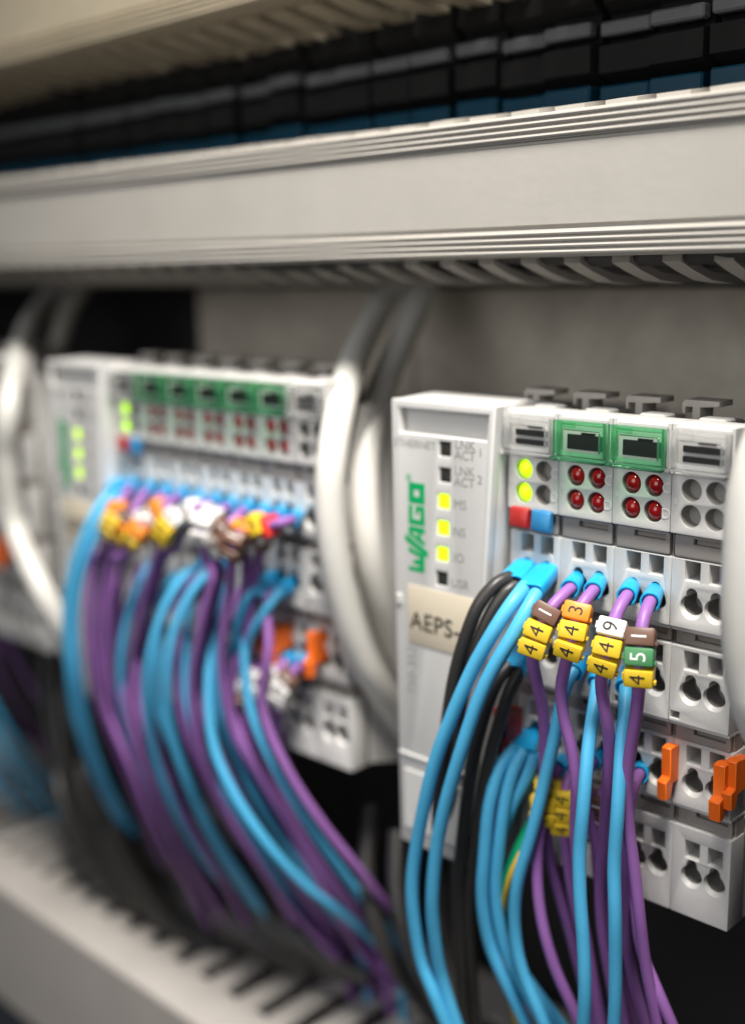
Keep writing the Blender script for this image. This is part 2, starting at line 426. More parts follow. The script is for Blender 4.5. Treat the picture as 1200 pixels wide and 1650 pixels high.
    if kind == 'input': box(bm, 2.5, 10.2, -1.0, -0.45, -3.1, -0.4, 0, 0.1); box(bm, 5.6, 8.4, -1.0, -0.45, -0.35, 0.0, 0)
    else:
        box(bm, 2.5, 10.2, -1.0, -0.45, -3.2, -2.2, 0, 0.1); box(bm, 2.5, 10.2, -1.0, -0.45, -1.5, -0.4, 0, 0.1); box(bm, 5.4, 8.6, -1.0, -0.45, 0.0, 0.4, 0)
        pass
    obj('label_slot', bm, 'black_plastic', cov)
    # indicator lights
    lit = {'supply': [0, 2], 'input': [0, 1, 2, 3], 'end': []}[kind]
    for i in lit:
        x, z = leds[i]; bm = bmesh.new()
        bmesh.ops.create_uvsphere(bm, u_segments=20, v_segments=12, radius=1.72, matrix=Matrix.Translation((x, 1.45, z)) @ Matrix.Diagonal((1, 1, 1.05, 1)))
        obj('indicator_light', bm, 'led_lit' if kind == 'supply' else 'led_red', t)
    if kind == 'supply':
        for x0, x1, m in ((1.3, 5.7, 'red_tag'), (6.6, 11.0, 'blue_tag')):
            bm = bmesh.new()
            prism_x(bm, [(-1.1, -15.6), (-0.1, -15.3), (0.15, -16.0), (0.15, -19.3), (-0.9, -19.5), (-1.5, -19.0)], x0, x1)
            bmesh.ops.bevel(bm, geom=bm.edges[:], offset=0.2, segments=1, affect='EDGES')
            obj('terminal_marker', bm, m, t, label=('red' if m[0] == 'r' else 'blue')+' terminal marker')
    return t
protos = {k: make_module(k) for k in ('supply', 'input', 'end')}
first = {}; PIT = 11.65
def place(kind, x, label, group, z=0):
    if kind not in first:
        first[kind] = 1; p = protos[kind]; p.location = Vector((x, 0, 0))*S; p.scale = (PIT/12, 1, 1); p['label'] = label; p['group'] = group; return p
    r = dup(protos[kind], (x, 0, z), label, group); r.scale = (PIT/12, 1, 1); return r
G1, G2, G3 = 'modules of the sharp station', 'modules of the blurred middle station', 'modules of the station at the left edge'
X0 = 2.2
place('supply', X0, 'slim grey supply module with two lit green lamps and red and blue markers', G1)
place('input', X0+PIT, 'grey module under the first green cover, wires tagged 441 and 443 plugged in', G1)
place('input', X0+2*PIT, 'grey module under the second green cover, wires tagged 449 and 451 plugged in', G1)
place('end', X0+3*PIT, 'grey end module with clear cover and empty lamp holes by the right white cable', G1)
OFF = -130.8; ZOFF = 2.3
place('supply', X0+OFF, 'blurred supply module with glowing green lamps beside the left coupler', G2, ZOFF)
names = ['first', 'second', 'third', 'fourth', 'fifth']
for k in range(5):
    place('input', X0+OFF+PIT*(k+1), 'blurred module under the %s green cover from the left in the middle station' % names[k], G2, ZOFF)
place('end', X0+OFF+6*PIT, 'blurred end module with clear cover beside the pair of white cables', G2, ZOFF)
for k in range(3):
    place('end' if k == 0 else 'input', X0+OFF-42-12*k-22, ['blurred end module behind the leftmost white cable', 'blurred module just left of the leftmost white cable', 'module at the very left edge of the picture'][k], G3, ZOFF)

# ------------------------------------------------------------------ fieldbus couplers
def make_coupler():
    t = thing('bus_coupler', '', 'coupler')
    Y = -5.0
    TL, TR = at(630, 641, Y), at(799, 661, Y); ML = at(777, 950, Y); BL = at(653, 1345, Y+1.5)
    zt, zb = 3.8, -91.5
    sl = (ML.x-TR.x)/(ML.z-TR.z); xr = lambda z: TR.x+sl*(z-TR.z)*0.8
    xl = lambda z: TL.x+(BL.x-TL.x)*(z-zt)/(zb-zt)
    bm = bmesh.new()
    # front plate with the recess at the top and the lamp windows
    wins = []
    for (u, v) in ((716, 724), (716, 766), (714, 808), (713, 851), (712, 893), (711, 933)):
        p = at(u, v, Y); wins.append((p.x, p.z))
    holes = [rect(x-1.45, x+1.45, z-1.45, z+1.45) for x, z in wins]
    zr1, zr0 = zt-1.6, zt-6.6
    holes.append([(xl(zr0)+2.0, zr0), (xr(zr0)-1.8, zr0), (xr(zr1)-1.8, zr1), (xl(zr1)+2.0, zr1)])
    plate(bm, [(xl(zb), zb), (xr(zb), zb), (xr(zt), zt), (xl(zt), zt)], holes, Y, 2.4, 0.35)
    # walls behind, widening to the module boundary
    def ring(y, dxl, xR, zt_, zb_): return [(xl(zb)+dxl, y, zb_), (xR(zb), y, zb_), (xR(zt), y, zt_), (xl(zt)+dxl, y, zt_)]
    R1 = ring(Y+1.8, 0.1, lambda z: xr(z)-0.1, zt-0.1, zb+0.1); R2 = ring(8, 0.1, lambda z: 1.15, zt+0.3, zb-0.5); R3 = ring(60, 0.1, lambda z: 1.15, zt-6, zb)
    vr = loft(bm, [R1, R2, R3], 0); bm.faces.new(vr[-1])
    box(bm, xl(zb)+0.6, xr(zt)-0.5, Y+2.42, Y+3.2, zt-9, zt-1, 0)
    box(bm, xl(zb)+0.6, xr(zb)-0.5, Y+2.6, Y+3.2, zb+1, zt-9.1, 0)
    # ridge across the lower part, pin at the side, rounded shoulder at top right
    box(bm, xl(-70)+0.3, xr(-70)-0.4, Y-0.35, Y+0.5, -71.6, -70.9, 0, 0.15)
    box(bm, xl(-74)+1.5, xr(-74)-1.5, Y-0.25, Y+0.5, -88, -74.5, 0, 0.2)
    box(bm, xl(-37)+0.6, xl(-37)+1.9, Y-0.5, Y+0.3, -38.5, -36.4, 0, 0.2)
    bmesh.ops.recalc_face_normals(bm, faces=bm.faces)
    obj('housing', bm, 'coupler_plastic', t)
    for i, (x, z) in enumerate(wins):
        lit = i in (2, 3, 4)
        bm = bmesh.new()
        if lit: box(bm, x-1.35, x+1.35, Y+0.15, Y+1.6, z-1.35, z+1.35, 0, 0.2)
        else:
            plate(bm, rect(x-1.35, x+1.35, z-1.35, z+1.35), [], Y+0.35, 0.6, 0.1)
            box(bm, x-0.1, x+0.1, Y+0.2, Y+0.35, z-1.3, z+1.3)
        obj('indicator_light', bm, 'window_lit' if lit else 'window_dark', t, label='lit green lamp window' if lit else 'dark lamp window')
        # pale rim
    bm = bmesh.new(); yt = Y-0.01
    def put(s_, u, v, size, mi=0): text(bm, s_, size, at(u, v, yt), (1, 0, 0), (0, 0, 1), 0.03, mi, 0.0)
    put('ETHERNET', 668, 716, 2.3)
    for s_, u, v in (('LNK', 749, 718), ('ACT', 749, 735), ('LNK', 748, 760), ('ACT', 748, 778), ('MS', 741, 814), ('NS', 740, 858), ('IO', 739, 900), ('USR', 741, 942)): put(s_, u, v, 2.6)
    put('1', 774, 730, 2.4); put('2', 773, 774, 2.4)
    p = at(664, 1080, yt); text(bm, '750-352', 3.2, p, (0, 0, 1), (-1, 0, 0), 0.03)
    obj('lettering', bm, 'ink_faint', t, smooth=False)
    # green logo: block letters reading upwards, W crossed by a slanting bar
    a = at(671, 921, yt); b = at(671, 778, yt)
    H = (b-a).length; W = 4.3
    bm = bmesh.new()
    up = (b-a).normalized()
    def poly(pts, holes=()):
        # letter frame: s along the reading direction (upwards), t across (towards the left = top of letters)
        cu = bpy.data.curves.new('tmp', 'CURVE'); cu.dimensions = '2D'; cu.fill_mode = 'BOTH'; cu.extrude = 0.04
        for q in [pts]+list(holes):
            sp = cu.splines.new('POLY'); sp.points.add(len(q)-1)
            for pt, c in zip(sp.points, q): pt.co = (c[0]*H, (c[1]-0.5)*W, 0, 1)
            sp.use_cyclic_u = True
        m = (a+b)/2
        curve_into(bm, cu, lambda x, y, z: a+up*x+Vector((-1, 0, 0))*y+Vector((0, -1, 0))*z)
    # W
    poly([(0.0, 0.98), (0.0, 0.0), (0.20, 0.0), (0.27, 1.0), (0.215, 1.0), (0.17, 0.30), (0.145, 0.30), (0.125, 0.72), (0.095, 0.72), (0.075, 0.30), (0.055, 0.30), (0.05, 0.98)])
    poly([(0.175, -0.22), (0.25, -0.22), (0.41, 1.22), (0.335, 1.22)])
    # A
    poly([(0.30, 0.0), (0.36, 0.0), (0.38, 0.22), (0.44, 0.22), (0.44, 0.0), (0.505, 0.0), (0.505, 1.0), (0.41, 1.0)], [[(0.40, 0.42), (0.445, 0.42), (0.445, 0.78), (0.43, 0.78)]])
    # G
    poly([(0.53, 0.0), (0.745, 0.0), (0.745, 0.56), (0.645, 0.56), (0.645, 0.40), (0.69, 0.40), (0.69, 0.26), (0.59, 0.26), (0.59, 0.74), (0.745, 0.74), (0.745, 1.0), (0.53, 1.0)])
    # O
    poly([(0.77, 0.0), (1.0, 0.0), (1.0, 1.0), (0.77, 1.0)], [[(0.845, 0.33), (0.925, 0.33), (0.925, 0.67), (0.845, 0.67)]])
    text(bm, '®', 2.0, at(659, 769, yt), (0, 0, 1), (-1, 0, 0), 0.03)
    obj('logo', bm, 'logo_green', t, smooth=False)
    # beige tape with handwriting-like lettering
    q0, q1 = at(656, 940, yt), at(760, 1052, yt)
    bm = bmesh.new(); xR = xr(-40)-1.0
    vs = [(at(657, 941, yt).x, at(657, 941, yt).z), (xR, at(657, 941, yt).z), (xR, at(657, 1034, yt).z), (at(659, 1034, yt).x, at(659, 1034, yt).z)]
    plate(bm, [vs[3], vs[2], vs[1], vs[0]], [], yt-0.15, 0.14, 0.02)
    tp = obj('label_tape', bm, 'label_tape', t)
    bm = bmesh.new(); text(bm, 'AEPS-', 5.2, at(700, 1009, yt-0.2), (1, 0, 0), (0, 0, 1), 0.03, bold=0.03, spacing=1.05)
    obj('lettering', bm, 'ink', tp, smooth=False)
    return t
cp = make_coupler()
cp['label'] = 'pale grey bus coupler with green logo, three lit windows and beige tape'; cp['group'] = 'bus couplers'
dup(cp, (OFF, 0, ZOFF), 'blurred bus coupler at the left of the middle station', 'bus couplers')

# ------------------------------------------------------------------ thick round cables
def cable(path, r, m, name, label, group, cat='cable', n=20):
    P = [at(*p) for p in path]; bm = bmesh.new(); tube(bm, spline(P, 3), r, n)
    o = obj(name, bm, m, None, P[0]); o.location = P[0]*S
    tag(o, label, cat, group); return o
GC = 'thick data cables'
cable([(1350, 580, 18), (1285, 640, 2), (1240, 705, -8), (1214, 790, -11), (1205, 900, -12), (1203, 1000, -12), (1209, 1090, -11), (1230, 1170, -8), (1290, 1260, 10)], 3.9, 'cable_white', 'data_cable', 'thick white cable cut by the right edge, in front of the end module', GC)
cable([(655, 440, 50), (622, 480, 44), (588, 545, 28), (560, 612, 9), (537, 720, -1), (532, 820, -3), (545, 930, -1), (572, 1035, 4), (612, 1110, 12), (680, 1200, 30)], 3.45, 'cable_white', 'data_cable', 'thick white cable, left one of the pair between the two stations', GC)
cable([(690, 440, 54), (670, 500, 48), (638, 570, 36), (606, 650, 20), (588, 740, 12), (590, 850, 9), (608, 950, 12), (650, 1060, 22), (720, 1160, 36)], 3.45, 'cable_white', 'data_cable', 'thick white cable, right one of the pair just left of the sharp coupler', GC)
cable([(112, 445, 50), (70, 490, 38), (38, 545, 16), (16, 640, -8), (10, 740, -9), (22, 840, -7), (46, 905, -8), (78, 970, -7), (112, 1040, 0), (140, 1110, 16)], 3.4, 'cable_white', 'data_cable', 'thick white cable bowed along the left edge', GC)
cable([(142, 445, 40), (115, 490, 34), (92, 560, 26), (75, 640, 20), (68, 740, 16), (72, 850, 16), (100, 960, 26)], 3.2, 'cable_grey', 'data_cable', 'greyish cable in shade just right of the leftmost white cable', GC)

# ------------------------------------------------------------------ wires
def facing(t, n0=Vector((0.45, -1.0, 0.25))):
    n = n0-t*n0.dot(t); return n.normalized()
def add_ferrule(parent, org, p0, p1, r, twin=False):
    """blue collar from the hole p0 to p1 along the wire"""
    d = (p1-p0).normalized(); bm = bmesh.new()
    if not twin:
        u = d.orthogonal().normalized(); v = d.cross(u); L = (p1-p0).length
        def ring(s_, rr): return [p0+d*s_+(u*math.cos(2*math.pi*k/20)+v*math.sin(2*math.pi*k/20))*rr for k in range(20)]
        vr = loft(bm, [ring(-2.5, r*0.62), ring(-0.6, r*0.75), ring(0.5, r*1.0), ring(L-0.12, r*1.13), ring(L, r*1.08), ring(L-0.05, r*0.9), ring(L-0.8, r*0.8)])
        bm.faces.new(vr[0]); bm.faces.new(vr[-1])
    else:
        w_ = Vector((1, 0, 0)); w_ = (w_-d*w_.dot(d)).normalized(); h = d.cross(w_).normalized(); L = (p1-p0).length
        def ring(s_, a, b, c=0.3):
            out = []
            for k in range(24):
                t = 2*math.pi*k/24; cx, sx = math.cos(t), math.sin(t)
                ex = math.copysign(abs(cx)**0.45, cx)*a; ey = math.copysign(abs(sx)**0.45, sx)*b
                out.append(p0+d*s_+w_*ex+h*ey)
            return out
        vr = loft(bm, [ring(-2.5, 1.2, 1.0), ring(-0.5, 1.6, 1.3), ring(1.0, r*1.75, r*1.05), ring(L-0.15, r*1.95, r*1.15), ring(L, r*1.9, r*1.1), ring(L-0.05, r*1.7, r*0.95), ring(L-0.9, r*1.6, r*0.9)])
        bm.faces.new(vr[0]); bm.faces.new(vr[-1])
    bmesh.ops.recalc_face_normals(bm, faces=bm.faces)
    return obj('ferrule', bm, 'ferrule_blue', parent, org)
TAGM = {'y': 'tag_yellow', 'o': 'tag_orange', 'b': 'tag_brown', 'w': 'tag_white', 'g': 'tag_green', 'r': 'tag_red'}
def add_markers(parent, org, pts, d0, tags, wd=4.9, ln=3.15, digits=True, th=4.0, n0=None):
    for k, (cm, ch) in enumerate(tags):
        p, t = walk(pts, d0+k*(ln+0.05)+ln/2)
        n = facing(t) if n0 is None else facing(t, n0); w_ = t.cross(n).normalized()
        c = p+n*0.1
        bm = bmesh.new()
        obox(bm, c, w_, n, t, wd, th, ln, 0, 0.42, 2)
        # small nibs of the snap-on sleeve
        obox(bm, c+w_*(wd/2+0.12)+n*0.5, w_, n, t, 0.5, 1.1, ln*0.4, 0, 0.1)
        obox(bm, c-w_*(wd/2+0.12)+n*0.2+t*(ln*0.3), w_, n, t, 0.5, 1.1, 0.7, 0, 0.1)
        if k == len(tags)-1:
            for s_ in (-1, 1): obox(bm, c+t*(ln/2+0.2)+w_*s_*1.0-n*0.2, w_, n, t, 0.6, 1.6, 0.6, 0, 0.1)
        mk = obj('marker_sleeve', bm, TAGM[cm], parent, org, label={'y': 'yellow', 'o': 'orange', 'b': 'brown', 'w': 'white', 'g': 'green', 'r': 'red'}[cm]+' wire marker'+(' printed %s' % ch if digits else ''))
        if digits:
            bm = bmesh.new()
            text(bm, ch, 3.7, c+n*(th/2+0.01), -t, -w_ if (-t).cross(-w_).dot(n) > 0 else w_, 0.05, bold=-0.02)
            obj('digit', bm, 'ink_white' if cm in 'bg' else 'ink', mk, org, smooth=False)
def dive(pts):
    p = pts[-1]; d = (pts[-1]-pts[-2]).normalized()
    q = p+Vector((d.x*7, 5, 0)); q.z = min(p.z-6, zl-3)
    return pts+[q, q+Vector((4, 5, -16))]
def wire(name, label, group, paths, r, m, ferr=None, twin=False, markers=None, digits=True, cat='wire', md=None, ferr_len=4.2, into_duct=False):
    """paths: list of pixel paths (one wire each; two for a twin ferrule)"""
    A = []
    for path in paths:
        Q = [at(*p) for p in path]
        if into_duct: Q = dive(Q)
        Q = spline(Q, 1.6); ph = random.random()*6; ph2 = random.random()*6
        A.append([q+Vector((math.sin(i*0.31+ph), 0.6*math.sin(i*0.23+ph2), 0))*0.14*min(1, i/8) for i, q in enumerate(Q)])
    org = A[0][0]; t = thing(name, label, cat, org, group)
    for P in A:
        bm = bmesh.new(); tube(bm, P, r, 14); obj('insulation', bm, m, t, org)
    if ferr:
        if twin:
            p0 = at(*ferr); e = sum(((walk(P, 0.8)[0]) for P in A), Vector())/len(A)
            d = (e-p0).normalized(); add_ferrule(t, org, p0, e+d*0.5, r, True)
        else:
            p0 = at(*ferr); p1 = walk(A[0], 0.6)[0]; add_ferrule(t, org, p0, p1, r*1.42)
    if markers: add_markers(t, org, A[0], md, markers, digits=digits)
    return t
BL, PU, BK = 'wire_blue', 'wire_purple', 'wire_black'
RB, RP = 1.24, 1.12
GR = 'wires of the sharp station'
# row one of the sharp station
wire('wire_pair', 'pair of black wires in a blue twin ferrule beside the logo', GR,
     [[(822, 930, -6), (800, 940, -9), (772, 972, -12), (752, 1020, -13), (735, 1080, -13), (722, 1150, -12), (712, 1230, -10), (705, 1330, -6), (712, 1450, 0), (735, 1560, 6), (760, 1680, 10)],
      [(836, 940, -5), (815, 954, -8), (790, 990, -10), (770, 1035, -11), (752, 1095, -11), (738, 1160, -10), (728, 1240, -8), (722, 1340, -3), (730, 1460, 4), (750, 1570, 8), (775, 1690, 12)]], 1.3, BK, (850, 908, 2), True)
wire('wire_pair', 'pair of bright blue wires in a twin ferrule falling in front of the beige tape', GR,
     [[(846, 945, -7), (828, 968, -11), (800, 1010, -14), (760, 1078, -16), (724, 1165, -17), (692, 1260, -17), (671, 1360, -16), (664, 1450, -15), (676, 1540, -13), (700, 1605, -12), (735, 1690, -10)],
      [(868, 950, -6), (850, 980, -10), (822, 1030, -13), (785, 1098, -15), (752, 1180, -16), (724, 1270, -16), (704, 1370, -15), (695, 1460, -14), (703, 1535, -12), (716, 1590, -10), (745, 1680, -8)]], 1.36, BL, (885, 915, 2), True)
def purple(label, path, ferr, tags, md): return wire('control_wire', label, GR, [path], RP, PU, ferr, False, tags, True, 'wire', md)
purple('purple wire with markers 441, brown one on top, leftmost of the four tagged wires',
       [(920, 947, -4), (905, 961, -7), (884, 985, -10), (866, 1025, -12), (858, 1062, -12), (864, 1100, -10), (874, 1150, -7), (878, 1230, -4), (873, 1310, -3), (864, 1390, -3), (870, 1470, -3), (893, 1555, -2), (925, 1630, 0), (950, 1690, 2)],
       (930, 932, 2), [('b', '1'), ('y', '4'), ('y', '4')], 6.0)
purple('purple wire with markers 443, orange one on top',
       [(957, 950, -4), (944, 966, -7), (931, 987, -9), (921, 1030, -11), (910, 1070, -11), (903, 1110, -10), (908, 1155, -9), (922, 1210, -8), (929, 1270, -7), (926, 1340, -5), (932, 1420, -3), (945, 1520, 0), (970, 1660, 4)],
       (966, 934, 2), [('o', '3'), ('y', '4'), ('y', '4')], 4.6)
purple('purple wire with markers 449, white one on top',
       [(1011, 958, -4), (1000, 976, -7), (990, 1000, -9), (980, 1045, -11), (969, 1085, -11), (968, 1115, -10), (976, 1160, -9), (982, 1210, -7), (980, 1270, -5), (972, 1350, -2), (966, 1430, 1), (975, 1530, 4), (1000, 1670, 8)],
       (1018, 942, 2), [('w', '9'), ('y', '4'), ('y', '4')], 6.2)
purple('purple wire with markers 451, brown, green and yellow, rightmost of the four tagged wires',
       [(1048, 968, -4), (1041, 985, -7), (1035, 1008, -9), (1031, 1060, -11), (1028, 1110, -11), (1022, 1160, -10), (1015, 1210, -9), (1010, 1270, -8), (1013, 1330, -7), (1021, 1400, -6), (1030, 1480, -5), (1043, 1570, -3), (1065, 1680, 0)],
       (1056, 951, 2), [('b', '1'), ('g', '5'), ('y', '4')], 6.8)
# row two
wire('wire_pair', 'pair of black wires hanging behind the bright blue pair', GR,
     [[(820, 1072, -5), (800, 1098, -8), (780, 1150, -9), (764, 1220, -9), (750, 1300, -8), (741, 1390, -6), (737, 1480, -4), (742, 1570, -2), (750, 1690, 0)],
      [(840, 1078, -4), (822, 1110, -6), (804, 1165, -7), (788, 1230, -7), (772, 1310, -6), (760, 1400, -4), (755, 1490, -2), (760, 1580, 0), (770, 1690, 2)]], 1.3, BK, (852, 1040, 3), True)
wire('control_wire', 'blue wire from the second hole row curving left past the yellow tags 443', GR,
     [[(925, 1080, -2), (914, 1098, -4), (902, 1140, -5), (890, 1205, -6), (874, 1275, -6), (854, 1350, -6), (834, 1425, -6), (830, 1500, -5), (842, 1570, -4), (880, 1660, -2)]], RB, BL, (940, 1058, 3))
wire('control_wire', 'blue wire falling straight down below the tags 449', GR,
     [[(962, 1098, -1), (958, 1140, -6), (947, 1215, -10), (938, 1300, -12), (933, 1370, -12), (935, 1440, -12), (940, 1520, -12), (941, 1600, -12), (938, 1690, -11)]], RB, BL, (975, 1068, 3))
wire('control_wire', 'blue wire falling straight down left of the tags 451', GR,
     [[(1008, 1105, -1), (1006, 1150, -5), (1001, 1215, -8), (994, 1300, -10), (989, 1390, -10), (992, 1480, -10), (991, 1570, -9), (988, 1690, -8)]], RB, BL, (1015, 1080, 3))
# row three
wire('wire_pair', 'three dull blue wires from the twin ferrule in the third hole row', GR,
     [[(830, 1205, -2), (808, 1232, -5), (790, 1290, -7), (780, 1370, -7), (777, 1450, -6), (792, 1530, -4), (822, 1600, -2), (865, 1690, 0)],
      [(845, 1208, -2), (828, 1240, -4), (812, 1300, -5), (802, 1375, -5), (800, 1450, -4), (815, 1530, -2), (848, 1600, 0), (900, 1690, 2)],
      [(862, 1215, -1), (850, 1250, -2), (826, 1300, -3), (800, 1370, -3), (796, 1440, -2), (818, 1530, 0), (865, 1600, 2), (930, 1690, 4)]], 1.3, BL, (855, 1178, 6), True)
wire('control_wire', 'short purple wire with blue ferrule in the third hole row', GR,
     [[(1030, 1247, 1), (1022, 1262, -2), (1014, 1300, -3), (1008, 1380, -2), (1008, 1480, 2), (1020, 1580, 6), (1050, 1690, 10)]], RP, PU, (1034, 1238, 6))
wire('control_wire', 'purple wire in shade behind the blue wire under the tags 449', GR,
     [[(955, 1225, 3), (945, 1250, -1), (955, 1330, 0), (972, 1430, 3), (990, 1550, 6), (1015, 1690, 9)]], RP, PU, (968, 1215, 6))
wire('control_wire', 'dark purple wire with yellow markers half hidden under tags 443, left one', GR,
     [[(900, 1235, 1), (885, 1262, -1), (876, 1300, -2), (880, 1350, 0), (898, 1430, 4), (930, 1550, 8), (970, 1690, 12)]], RP, PU, (912, 1220, 6), False, [('y', '4'), ('y', '4'), ('y', '4')], True, 'wire', 2.5)
wire('control_wire', 'dark purple wire with yellow markers half hidden behind the straight blue wire', GR,
     [[(925, 1240, 2), (912, 1268, 0), (908, 1310, 0), (912, 1370, 2), (925, 1450, 5), (950, 1560, 9), (985, 1690, 13)]], RP, PU, (936, 1228, 6), False, [('y', '4'), ('y', '4'), ('y', '4')], True, 'wire', 4.0)
wire('control_wire', 'dark purple wire with brown and white markers behind the straight blue wires', GR,
     [[(985, 1250, 3), (968, 1290, 1), (960, 1340, 2), (962, 1400, 4), (975, 1480, 7), (1000, 1580, 10), (1030, 1690, 14)]], RP, PU, (995, 1240, 6), False, [('b', '1'), ('b', '2'), ('w', '4')], True, 'wire', 4.0)
wire('control_wire', 'purple wire forking right at the bottom edge below the end module', GR,
     [[(1022, 1390, 4), (1024, 1450, 2), (1034, 1530, 0), (1056, 1590, -1), (1085, 1660, 0), (1100, 1700, 2)]], RP, PU)
# green and yellow earth wire
P = spline([at(*p) for p in [(905, 1270, 10), (866, 1320, 2), (842, 1365, -2), (823, 1415, -3), (815, 1470, 0), (820, 1560, 8), (850, 1700, 18)]], 1.5)
t = thing('earth_wire', 'green and yellow earth wire crossing behind the dull blue wires', 'wire', P[0], GR)
bm = bmesh.new(); tube(bm, P, 1.7, 14, 0); obj('insulation', bm, 'wire_green', t, P[0])
bm = bmesh.new(); tube(bm, [p+Vector((0.3, -1.45, -0.75)) for p in P], 0.55, 8); obj('yellow_stripe', bm, 'wire_yellow', t, P[0])
# red clip on the supply module, orange clips on the right modules
def clip(path, w_, m, name, label, group=None):
    """flat tab standing out of the terminal row: tall rear tongue with a lower front step"""
    (u, v0, v1, y) = path
    a = at(u, v0, y); b = at(u, v1, y); h = a.z-b.z
    bm = bmesh.new()
    prism_x(bm, [(y+4, a.z-h*0.08), (y+4, b.z+h*0.32), (y-0.2, b.z+h*0.28), (y-0.8, b.z+h*0.02), (y-2.4, b.z), (y-2.8, b.z+h*0.36), (y-1.3, b.z+h*0.42), (y-1.5, a.z-h*0.02), (y-0.2, a.z)], a.x-w_/2, a.x+w_/2)
    bmesh.ops.bevel(bm, geom=bm.edges[:], offset=0.15, segments=1, affect='EDGES')
    c = Vector((a.x, y, (a.z+b.z)/2)); o = obj(name, bm, m, None, c); o.location = c*S
    return tag(o, label, 'clip', group)
GO = 'coloured clips plugged into the third hole row'
clip((812, 1140, 1212, -2), 3.2, 'red_tag', 'terminal_clip', 'dark red clip beside the black wires below the supply module', GO)
clip((1080, 1200, 1284, 2.5), 1.9, 'clip_orange', 'terminal_clip', 'single narrow orange clip between two wire holes', GO)
clip((1165, 1228, 1318, 2.0), 2.2, 'clip_orange', 'terminal_clip', 'left half of the wide orange clip at the right edge', GO)
clip((1184, 1222, 1300, 3.2), 2.0, 'clip_orange', 'terminal_clip', 'right half of the wide orange clip at the right edge', GO)
clip((398, 1012, 1075, 0.5), 3.0, 'clip_orange', 'terminal_clip', 'blurred dark orange clip behind the purple wires in the middle station', GO)
clip((441, 1004, 1065, 0.5), 4.4, 'clip_orange', 'terminal_clip', 'blurred wide orange clip in the middle of the middle station', GO)
clip((505, 1018, 1088, 1.5), 2.2, 'clip_orange', 'terminal_clip', 'blurred narrow orange clip close to the white cable pair', GO)
clip((3, 865, 912, 0), 4.0, 'clip_orange', 'terminal_clip', 'red-orange clip at the left edge beside the white cable', GO)

def over_duct(path, r=1.2):
    """keeps a hanging wire above the top of the lower duct"""
    out = []
    for u, v, y in path:
        while at(u, v, y).z < zl+1.0+r and -8 < y < 16: y -= 1.0
        out.append((u, v, y))
    return out
# ------------------------------------------------------------------ wires of the blurred middle station
GL = 'wires of the blurred middle station'
ferr_px = [(188 + 26.3*k, 775 + 5.2*k) for k in range(12)]
def along(a, b, t): return tuple(a[i]+(b[i]-a[i])*t for i in range(3))
tagsets = [[('o', '2'), ('y', '4'), ('y', '4')], [('b', '1'), ('o', '3'), ('y', '4')], [('w', '9'), ('o', '3'), ('y', '4')], [('o', '3'), ('w', '9'), ('y', '4')],
           [('w', '9'), ('y', '4'), ('y', '4')], [('w', '9'), ('w', '0'), ('b', '1')], [('w', '9'), ('w', '9'), ('w', '8')], [('b', '1'), ('b', '1'), ('w', '9')],
           [('o', '3'), ('b', '1'), ('b', '1')], [('y', '4'), ('b', '1'), ('w', '9')], [('r', '2'), ('w', '9'), ('b', '1')]]
tails = [  # lower paths, in photo pixels and depth
    ([(150, 905), (142, 1000), (152, 1095), (180, 1190), (222, 1290), (268, 1400), (330, 1500)], -11),
    ([(166, 905), (158, 1010), (170, 1110), (200, 1205), (240, 1300), (290, 1410), (350, 1500)], -9),
    ([(182, 905), (172, 1000), (178, 1090), (204, 1180), (245, 1280), (300, 1390), (360, 1500)], -12),
    ([(200, 900), (190, 990), (194, 1080), (215, 1170), (258, 1270), (310, 1390), (380, 1510)], -8),
    ([(250, 905), (226, 990), (214, 1080), (222, 1170), (256, 1270), (300, 1380), (370, 1500)], -10),
    ([(262, 905), (244, 980), (232, 1070), (242, 1160), (280, 1260), (340, 1390), (420, 1510)], -6),
    ([(344, 930), (322, 1020), (310, 1110), (322, 1205), (360, 1295), (415, 1385), (470, 1465), (550, 1550), (620, 1610)], -12),
    ([(354, 930), (334, 1020), (326, 1110), (340, 1205), (380, 1290), (436, 1380), (500, 1475), (580, 1560)], -9),
    ([(372, 935), (362, 1010), (358, 1090), (378, 1180), (425, 1262), (470, 1345), (520, 1430), (580, 1530), (650, 1600)], -12),
    ([(395, 940), (384, 1010), (372, 1100), (392, 1190), (440, 1280), (486, 1370), (535, 1460), (600, 1560)], -8),
    ([(408, 940), (400, 1020), (396, 1110), (412, 1200), (446, 1290), (498, 1390), (560, 1490), (640, 1590)], -6)]
mk_px = [(182, 842), (200, 850), (222, 858), (246, 832), (268, 852), (304, 830), (326, 845), (352, 868), (378, 872), (402, 858), (424, 858)]
